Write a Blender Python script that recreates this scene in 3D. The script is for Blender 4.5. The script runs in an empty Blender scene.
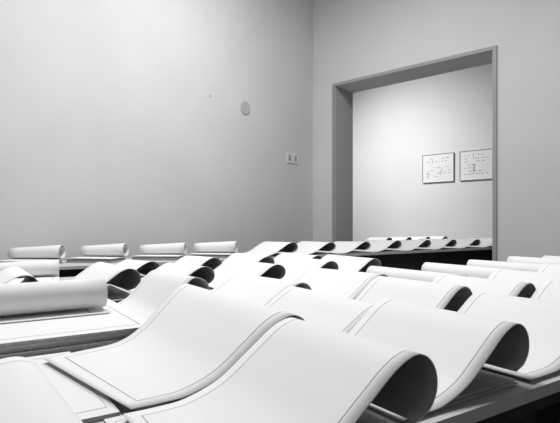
import bpy, bmesh, math, random
from mathutils import Vector, Matrix
random.seed(7)
S=bpy.context.scene
EYE=1.15; TOP=0.75
TA=math.radians(33.29)      # table grid angle
WA=math.radians(-41.4)      # wall grid angle
MT=Matrix.Rotation(TA,4,'Z'); MW=Matrix.Rotation(WA,4,'Z')

# ---------------- materials ----------------
def mat(name,col,rough=.8,var=0.0,scale=6,bump=0.0,bscale=200,spec=.2):
    m=bpy.data.materials.new(name); m.use_nodes=True
    nt=m.node_tree; b=nt.nodes['Principled BSDF']
    b.inputs['Roughness'].default_value=rough
    b.inputs['Specular IOR Level'].default_value=spec
    tc=nt.nodes.new('ShaderNodeTexCoord')
    n=nt.nodes.new('ShaderNodeTexNoise'); n.inputs['Scale'].default_value=scale; n.inputs['Detail'].default_value=4
    nt.links.new(tc.outputs['Object'],n.inputs['Vector'])
    r=nt.nodes.new('ShaderNodeMapRange'); r.inputs['From Min'].default_value=.3; r.inputs['From Max'].default_value=.7
    r.inputs['To Min'].default_value=col-var; r.inputs['To Max'].default_value=col+var
    nt.links.new(n.outputs['Fac'],r.inputs['Value'])
    cb=nt.nodes.new('ShaderNodeCombineColor')
    for k in range(3): nt.links.new(r.outputs[0],cb.inputs[k])
    nt.links.new(cb.outputs[0],b.inputs['Base Color'])
    if bump>0:
        n2=nt.nodes.new('ShaderNodeTexNoise'); n2.inputs['Scale'].default_value=bscale
        nt.links.new(tc.outputs['Object'],n2.inputs['Vector'])
        bp=nt.nodes.new('ShaderNodeBump'); bp.inputs['Strength'].default_value=bump; bp.inputs['Distance'].default_value=.01
        nt.links.new(n2.outputs['Fac'],bp.inputs['Height']); nt.links.new(bp.outputs[0],b.inputs['Normal'])
    return m

def paper_mat():
    m=bpy.data.materials.new('drawing_paper'); m.use_nodes=True
    nt=m.node_tree; b=nt.nodes['Principled BSDF']; L=nt.links
    b.inputs['Roughness'].default_value=.6; b.inputs['Specular IOR Level'].default_value=.25
    uv=nt.nodes.new('ShaderNodeUVMap'); sp=nt.nodes.new('ShaderNodeSeparateXYZ'); L.new(uv.outputs[0],sp.inputs[0])
    def M(op,a,bv=None,c=None):
        n=nt.nodes.new('ShaderNodeMath'); n.operation=op
        for i,x in enumerate((a,bv,c)):
            if x is None: continue
            if isinstance(x,(int,float)): n.inputs[i].default_value=x
            else: L.new(x,n.inputs[i])
        return n.outputs[0]
    ax=M('ABSOLUTE',M('SUBTRACT',sp.outputs[0],.5)); ay=M('ABSOLUTE',M('SUBTRACT',sp.outputs[1],.5))
    def frame(px,py,wx,wy):
        lx=M('MULTIPLY',M('LESS_THAN',M('ABSOLUTE',M('SUBTRACT',ax,px)),wx),M('LESS_THAN',ay,py))
        ly=M('MULTIPLY',M('LESS_THAN',M('ABSOLUTE',M('SUBTRACT',ay,py)),wy),M('LESS_THAN',ax,px))
        return M('MAXIMUM',lx,ly)
    ln=frame(.455,.43,.0020,.0034)
    v=M('SUBTRACT',.79,M('MULTIPLY',ln,.50))
    cb=nt.nodes.new('ShaderNodeCombineColor')
    for k in range(3): L.new(v,cb.inputs[k])
    L.new(cb.outputs[0],b.inputs['Base Color'])
    return m
PAPER=paper_mat()
UNDER_SHADE=mat('paper_underside_shade',.36,.9)  # white paper darkened underneath: shade inside the curls put into the colour
WHITE=mat('plain_paper',.78,.6,.01)
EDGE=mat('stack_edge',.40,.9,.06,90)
INK=mat('ink',.25,.8,.02)
WALL=mat('wall_plaster',.64,.9,.02,1.1,.15,60)
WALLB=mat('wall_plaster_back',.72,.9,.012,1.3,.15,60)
CEIL=mat('ceiling_paint',.5,.9,.01)
FLOOR=mat('floor_dark_concrete',.035,.8,.008,2)
TRIM=mat('door_trim_paint',.34,.5,.01)
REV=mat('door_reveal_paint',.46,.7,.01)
TBL=mat('table_top_board',.50,.6,.03,8)
LEG=mat('trestle_dark_wood',.03,.6,.006,15)
PLATE=mat('switch_plate_plastic',.72,.4,.005)
DARK=mat('dark_gap',.08,.7,.01)
ROCK=mat('switch_rocker',.34,.4,.01)
PATCH=mat('plaster_cover',.46,.8,.03,30)
FRM=mat('frame_metal',.42,.4,.01)

def obj(name,bm,mats,M=Matrix.Identity(4),smooth=False):
    me=bpy.data.meshes.new(name); bm.normal_update(); bm.to_mesh(me); bm.free()
    for m in mats: me.materials.append(m)
    o=bpy.data.objects.new(name,me); o.matrix_world=M; S.collection.objects.link(o); return o
def box(bm,x0,x1,y0,y1,z0,z1,mi=0):
    vs=[bm.verts.new((x,y,z)) for z in (z0,z1) for x,y in ((x0,y0),(x1,y0),(x1,y1),(x0,y1))]
    for f in ((3,2,1,0),(4,5,6,7),(0,1,5,4),(1,2,6,5),(2,3,7,6),(3,0,4,7)):
        fc=bm.faces.new([vs[i] for i in f]); fc.material_index=mi
def bar(bm,p,q,w,d,mi=0):
    p=Vector(p);q=Vector(q); z=(q-p).normalized(); x=Vector((0,1,0)).cross(z)
    if x.length<.1: x=Vector((1,0,0))
    x.normalize(); y=z.cross(x)
    vs=[bm.verts.new(c+x*sx*w/2+y*sy*d/2) for c in (p,q) for sx,sy in ((-1,-1),(1,-1),(1,1),(-1,1))]
    for f in ((3,2,1,0),(4,5,6,7),(0,1,5,4),(1,2,6,5),(2,3,7,6),(3,0,4,7)):
        fc=bm.faces.new([vs[i] for i in f]); fc.material_index=mi

# ---------------- room (wall frame: X along door wall, Y normal to it) ----------------
TC=-5.73; NF=7.48; NB=8.07; NR=12.5; H=6.0
TL=TC+.522; TR=TC+3.38; DH=3.76
def wbox(name,x0,x1,y0,y1,z0,z1,m):
    bm=bmesh.new(); box(bm,x0,x1,y0,y1,z0,z1); return obj(name,bm,[m],MW)
wbox('floor',-9.4,4.3,-3.2,NR+.2,-.1,0,FLOOR)
wbox('ceiling',-9.4,4.3,-3.2,NR+.2,H,H+.1,CEIL)
wbox('wall_left',TC-.2,TC,-3.0,NF,0,H,WALL)
bm=bmesh.new()
box(bm,-9.2,TL,NF,NB,0,H); box(bm,TR,4.0,NF,NB,0,H); box(bm,TL,TR,NF,NB,DH,H)
obj('wall_doorway',bm,[WALL],MW)
wbox('wall_right',4.0,4.2,-3.0,NR,0,H,WALL)
wbox('wall_rear',TC-.2,4.2,-3.2,-3.0,0,H,WALL)
wbox('wall_back_room',-9.4,4.2,NR,NR+.2,0,H,WALLB)
wbox('wall_back_room_side',-9.4,-9.2,NF,NR,0,H,WALLB)
bm=bmesh.new()
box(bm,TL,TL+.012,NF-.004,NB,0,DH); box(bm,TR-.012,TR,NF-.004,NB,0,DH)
obj('door_lining',bm,[REV],MW)  # door lining: thin boards covering both jamb reveals
bm=bmesh.new(); w=.055
box(bm,TL-w,TL,NF-.03,NF,0,DH+w); box(bm,TR,TR+w,NF-.03,NF,0,DH+w); box(bm,TL,TR,NF-.03,NF,DH,DH+w)
obj('trim_1',bm,[TRIM],MW)
bm=bmesh.new(); box(bm,TC,TC+.02,-3,NF-.02,0,.12); obj('baseboard_left',bm,[TRIM],MW)
bm=bmesh.new(); box(bm,-9.2,4,NR-.02,NR,0,.16); obj('baseboard_back_room',bm,[DARK],MW)

bm=bmesh.new()
y=NF-.64; z=2.39
for k in (-1,1):
    box(bm,TC+.001,TC+.012,y+k*.085-.075,y+k*.085+.075,z-.095,z+.095,0)
    box(bm,TC+.012,TC+.018,y+k*.085-.03,y+k*.085+.03,z-.05,z+.05,1)
obj('light_switch',bm,[PLATE,ROCK],MW)
def disc(name,y,z,r,m,d=.012):
    bm=bmesh.new(); bmesh.ops.create_cone(bm,cap_ends=True,segments=40,radius1=r,radius2=r*.9,depth=d)
    bmesh.ops.rotate(bm,verts=bm.verts,matrix=Matrix.Rotation(math.radians(90),3,'Y'))
    bmesh.ops.translate(bm,verts=bm.verts,vec=(TC+d/2+.001,y,z)); return obj(name,bm,[m],MW)
disc('round_junction_cover',NF-1.86,3.10,.12,PATCH)
disc('wall_nail',NF-2.62,3.15,.012,ROCK,.01)

def framed(t0,t1,z0,z1,seed):
    rnd=random.Random(seed); bm=bmesh.new(); f=.011; y1=NR-.002
    box(bm,t0,t1,y1-.05,y1,z0,z0+f,0); box(bm,t0,t1,y1-.05,y1,z1-f,z1,0)
    box(bm,t0,t0+f,y1-.05,y1,z0+f,z1-f,0); box(bm,t1-f,t1,y1-.05,y1,z0+f,z1-f,0)
    box(bm,t0+f,t1-f,y1-.03,y1,z0+f,z1-f,1)
    W=t1-t0; Hh=z1-z0
    for i in range(7):
        z=z1-.13-i*.08
        x=t0+.12
        while x<t1-.14:
            l=rnd.uniform(.03,.10)
            if rnd.random()<.55: box(bm,x,min(x+l,t1-.10),y1-.034,y1-.03,z,z+.012,2)
            x+=l+rnd.uniform(.03,.08)
    for i in range(4):
        x=t0+.15+rnd.random()*(W-.35); z=z0+.15+rnd.random()*(Hh-.35)
        box(bm,x,x+.008,y1-.034,y1-.03,z,z+.14,2)
    obj('framed_drawing',bm,[FRM,WHITE,INK],MW)
framed(-5.78,-4.91,2.30,3.06,1); framed(-4.757,-3.93,2.30,3.06,4)

# ---------------- tables ----------------
def table(u0,u1,v0,v1,ap=.10):
    bm=bmesh.new()
    box(bm,u0,u1,v0,v1,TOP-.03,TOP,0)
    box(bm,u0+.05,u1-.05,v0+.06,v0+.09,TOP-ap,TOP-.03,1)
    box(bm,u0+.05,u1-.05,v1-.09,v1-.06,TOP-ap,TOP-.03,1)
    n=max(2,int((u1-u0)/1.1)+1)
    for i in range(n):
        u=u0+.3+(u1-u0-.6)*i/(n-1)
        box(bm,u-.035,u+.035,v0+.08,v1-.08,TOP-.10,TOP-.03,1)
        for v in (v0+.14,v1-.14):
            bar(bm,(u,v,TOP-.05),(u-.26,v,0),.045,.07,1); bar(bm,(u,v,TOP-.05),(u+.26,v,0),.045,.07,1)
            bar(bm,(u-.15,v,.28),(u+.15,v,.28),.04,.03,1)
        bar(bm,(u,v0+.14,.4),(u,v1-.14,.4),.04,.04,1)
    obj('trestle_table',bm,[TBL,LEG],MT)
table(-.75,4.9,.64,2.44)
table(-.75,2.75,2.60,3.98)
table(.20,9.0,5.00,5.82,.32)
table(6.9,9.6,7.05,7.75,.32)

# ---------------- paper ----------------
def crom(pts,n):
    P=[Vector(p) for p in pts]; P=[2*P[0]-P[1]]+P+[2*P[-1]-P[-2]]; out=[]
    for i in range(1,len(P)-2):
        for k in range(n):
            t=k/n; a,b,c,d=P[i-1:i+3]
            out.append(.5*((2*b)+(c-a)*t+(2*a-5*b+4*c-d)*t*t+(3*b-3*c+d-a)*t**3))
    out.append(P[-2].copy()); return out
def sheetgrid(bm,prof0,prof1,v0,v1,z,nv,sk=0,mi=0):
    uvl=bm.loops.layers.uv.verify(); n=len(prof0); rows=[]
    L=[0]
    for i in range(1,n): L.append(L[-1]+math.hypot(prof0[i][0]-prof0[i-1][0],prof0[i][1]-prof0[i-1][1]))
    x0=prof0[0][0]
    for j in range(nv+1):
        t=j/nv; rows.append([bm.verts.new((prof0[i][0]*(1-t)+prof1[i][0]*t, v0+(v1-v0)*t+sk*t*(prof0[i][0]-x0)/abs(x0), z+prof0[i][1]*(1-t)+prof1[i][1]*t)) for i in range(n)])
    for j in range(nv):
        for i in range(n-1):
            f=bm.faces.new((rows[j][i],rows[j][i+1],rows[j+1][i+1],rows[j+1][i])); f.material_index=mi; f.smooth=True
            for l,(a,b) in zip(f.loops,((i,j),(i+1,j),(i+1,j+1),(i,j+1))): l[uvl].uv=(L[a]/L[-1],b/nv)
def pile(name,u0,u1,v0,v1,h,seed=0,z=TOP):
    rnd=random.Random(seed); bm=bmesh.new(); n=max(1,int(h/.010)); uvl=bm.loops.layers.uv.verify()
    for i in range(n):
        a,b,c,d=[rnd.uniform(-.010,.006) for _ in range(4)]
        zz=z+i*h/n
        box(bm,u0+a,u1+b,v0+c,v1+d,zz,zz+h/n-.0015,1)
        bm.faces.ensure_lookup_table()
        f=bm.faces[-5]; f.material_index=0
        for l,uv in zip(f.loops,((0,0),(1,0),(1,1),(0,1))): l[uvl].uv=uv
    return obj(name,bm,[PAPER,EDGE],MT)
def hump(uc,v0,v1,c0=.155,c1=None,w=.42,sh=0,r=1.0,base=.012,pileh=.008,zoff=0,twist=0,wide=1.0,sk=0,w1=None):
    c1=c0 if c1 is None else c1
    def prof(c,s,w):
        k=c/.155; q=wide
        p=[(-w,0),(-w+(w-.27*q)*.5,.0),(-.27*q,.005*k),(-.19*q,.034*k),(-.115*q,.088*k),(-.05*q,.136*k),(0,.155*k),(.035*r,.143*k),(.055*r,.112*k),(.055*r,.075*k),(.035*r,.045*k),(.0,.030*k)]
        return [(a[0]+s,a[1]) for a in crom(p,6)]
    h=(v1-v0)/2
    bm=bmesh.new(); sheetgrid(bm,prof(c0,0,w),prof(c1,sh,w1 or w),-h,h,0,12,sk)
    o=obj('curled_drawing_sheet',bm,[PAPER,UNDER_SHADE])
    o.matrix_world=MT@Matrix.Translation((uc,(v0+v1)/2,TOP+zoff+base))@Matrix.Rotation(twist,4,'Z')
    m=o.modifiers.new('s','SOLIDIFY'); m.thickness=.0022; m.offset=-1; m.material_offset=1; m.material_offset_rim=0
    if pileh>0:
        bm=bmesh.new()
        for i in range(3):
            a=random.uniform(-.008,.008); b=random.uniform(-.008,.008)
            z0=-base+ (base-.001)*i/3
            box(bm,-w+.01+a,.03+a,-h+.015+b,h-.015+b,z0,z0+base/3-.001,0)
        p=obj('page_pile',bm,[EDGE]); p.parent=o
    return o
def roll(uc,v0,v1,R=.055,w=.4,turns=1.25,base=.008,twist=0,zoff=0,R1=None,inner=None):
    R1=R if R1 is None else R1
    def prof(R):
        pts=[(-w+ w*i/8,0) for i in range(8)]
        for i in range(41):
            t=i/40*turns; rr=R*(1-.16*t); an=-math.pi/2+t*2*math.pi
            pts.append((rr*math.cos(an),R+rr*math.sin(an)))
        return pts
    bm=bmesh.new(); h=(v1-v0)/2; sheetgrid(bm,prof(R),prof(R1),-h,h,0,6)
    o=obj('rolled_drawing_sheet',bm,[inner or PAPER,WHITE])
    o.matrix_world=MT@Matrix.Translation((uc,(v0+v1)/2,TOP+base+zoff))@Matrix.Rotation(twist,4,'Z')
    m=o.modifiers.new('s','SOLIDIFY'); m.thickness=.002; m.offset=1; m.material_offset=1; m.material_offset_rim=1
    return o
def rollback(u,v,length,R,w,ang=0,lift=0,R1=None):
    """sheet whose far end is rolled back, the roll lying across the table"""
    o=roll(0,0,length,R=R,w=w,R1=R1 or R*.9,turns=1.4)
    o.matrix_world=MT@Matrix.Translation((u,v,TOP+.010+lift))@Matrix.Rotation(math.radians(90)+ang,4,'Z')
    if lift>0:
        bm=bmesh.new()
        n=3
        for i in range(n):
            z0=-lift-.009+lift*i/n
            box(bm,-w+.01+.005*i,.02,-length/2+.01*i,length/2-.004*i,z0,z0+lift/n-.001,0)
        p=obj('page_pile',bm,[EDGE]); p.parent=o
    return o
rn=random.uniform
# table 1, front row
pile('flat_drawing_sheet',-.62,-.16,.66,1.10,.010,11)
pile('flat_drawing_sheet',-.10,.27,1.02,1.60,.012,12)
pile('flat_drawing_sheet',.24,.60,.66,1.0,.010,13)
hump(.10,.66,1.24,.070,.078,w=.40,zoff=.012,twist=.06)
hump(.665,.575,.975,.150,.150,w=.40,r=1.0,zoff=.010)
hump(1.13,.665,1.11,.146,.15,w=.40,r=1.0)
for u in (1.61,2.09,2.58,3.08,3.6,4.12,4.64): hump(u,.66+rn(-.02,.02),1.10,.145+rn(-.02,.01))
# second row
hump(.685,.99,1.50,.150,.160,w=.40,w1=.49,sh=-.01,zoff=.012,sk=.17)
hump(1.15,1.13,1.66,.12,.13,w=.38)
for u in (1.58,2.02,2.50,3.0,3.5,4.0,4.5): hump(u,1.14+rn(-.02,.02),1.58,.145+rn(-.02,.015),w=.38)
# third row
pile('drawing_stack',-.60,.56,1.62,2.40,.055,3)
r=roll(0,0,.95,R=.066,w=.10,zoff=.0)
r.matrix_world=MT@Matrix.Translation((.0,2.03,TOP+.057))@Matrix.Rotation(math.radians(90),4,'Z')
hump(.80,1.86,2.38,.17,.16,w=.22,pileh=0,base=.012,wide=.7,r=1.2)
hump(1.26,1.74,2.34,.13,.12,w=.36)
hump(1.76,1.74,2.34,.14,.13,w=.42,r=1.1)
for u in (2.30,2.85,3.40,3.95,4.50): roll(u,1.64,2.38,R=.058+rn(-.004,.008),w=.43,twist=rn(-.03,.03))
# table 2
for u,c in ((-.25,.12),(.24,.14),(.74,.15),(1.20,.14),(1.70,.13),(2.2,.13),(2.64,.13)):
    hump(u,2.66+rn(-.03,.03),3.26,c,c*rn(.85,1.05),w=.42,twist=rn(-.03,.03),r=1.2)
rollback(.28,3.80,.58,.062,.34,-.14,.02)
for u,c in ((1.1,.13),(1.60,.14),(2.08,.13),(2.60,.12)):
    hump(u,3.35,3.90,c,c*rn(.85,1.05),w=.40,twist=rn(-.03,.03),r=1.2)
# table 3 (runs through the doorway)
for u,v,ln,R,R1,an in ((.62,5.54,.56,.078,.060,-.66),(1.30,5.56,.52,.080,.062,-.74),(1.98,5.56,.54,.076,.060,-.64),(2.66,5.54,.54,.080,.064,-.72)):
    rollback(u,v,ln,R,.32,an,.035,R1)
u=3.50; i=4
while u<8.85:
    c=.20-.05*min(1,i/6)
    hump(u,5.04,5.70,c*rn(.95,1.05),c*rn(.85,1.0),w=.52,r=1.5,wide=1.4,twist=rn(-.03,.03))
    u+=.64+rn(-.02,.03); i+=1
u=7.4
while u<9.5:
    hump(u,7.1,7.68,.13,.12,w=.5,r=1.2); u+=.6

# ---------------- lights ----------------
def area(name,loc,tgt,sx,sy,p,spread=180):
    l=bpy.data.lights.new(name,'AREA'); l.shape='RECTANGLE'; l.size=sx; l.size_y=sy; l.energy=p; l.spread=math.radians(spread)
    o=bpy.data.objects.new(name,l); o.location=loc
    o.rotation_euler=(Vector(tgt)-Vector(loc)).to_track_quat('-Z','Y').to_euler(); S.collection.objects.link(o)
area('ceiling_light',(-1.5,2.2,5.6),(-.6,2.6,.7),1.2,1.2,172)
area('ceiling_light',(.3,4.8,5.6),(.1,5.2,.7),1.2,1.2,190)
area('ceiling_light',MW@Vector((-6.6,8.9,5.0)),MW@Vector((-6.0,12.5,.6)),1.2,1.0,140,130)
w=bpy.data.worlds.new('w'); S.world=w; w.use_nodes=True
w.node_tree.nodes['Background'].inputs[0].default_value=(.5,.5,.5,1); w.node_tree.nodes['Background'].inputs[1].default_value=.3

cam=bpy.data.cameras.new('camera'); co=bpy.data.objects.new('camera',cam); S.collection.objects.link(co)
co.location=(0,0,EYE); co.rotation_euler=(math.radians(90),0,0)
cam.sensor_width=36; cam.lens=480/560*36; cam.shift_y=13.5/560; cam.clip_start=.02
S.camera=co
S.view_settings.view_transform='Standard'
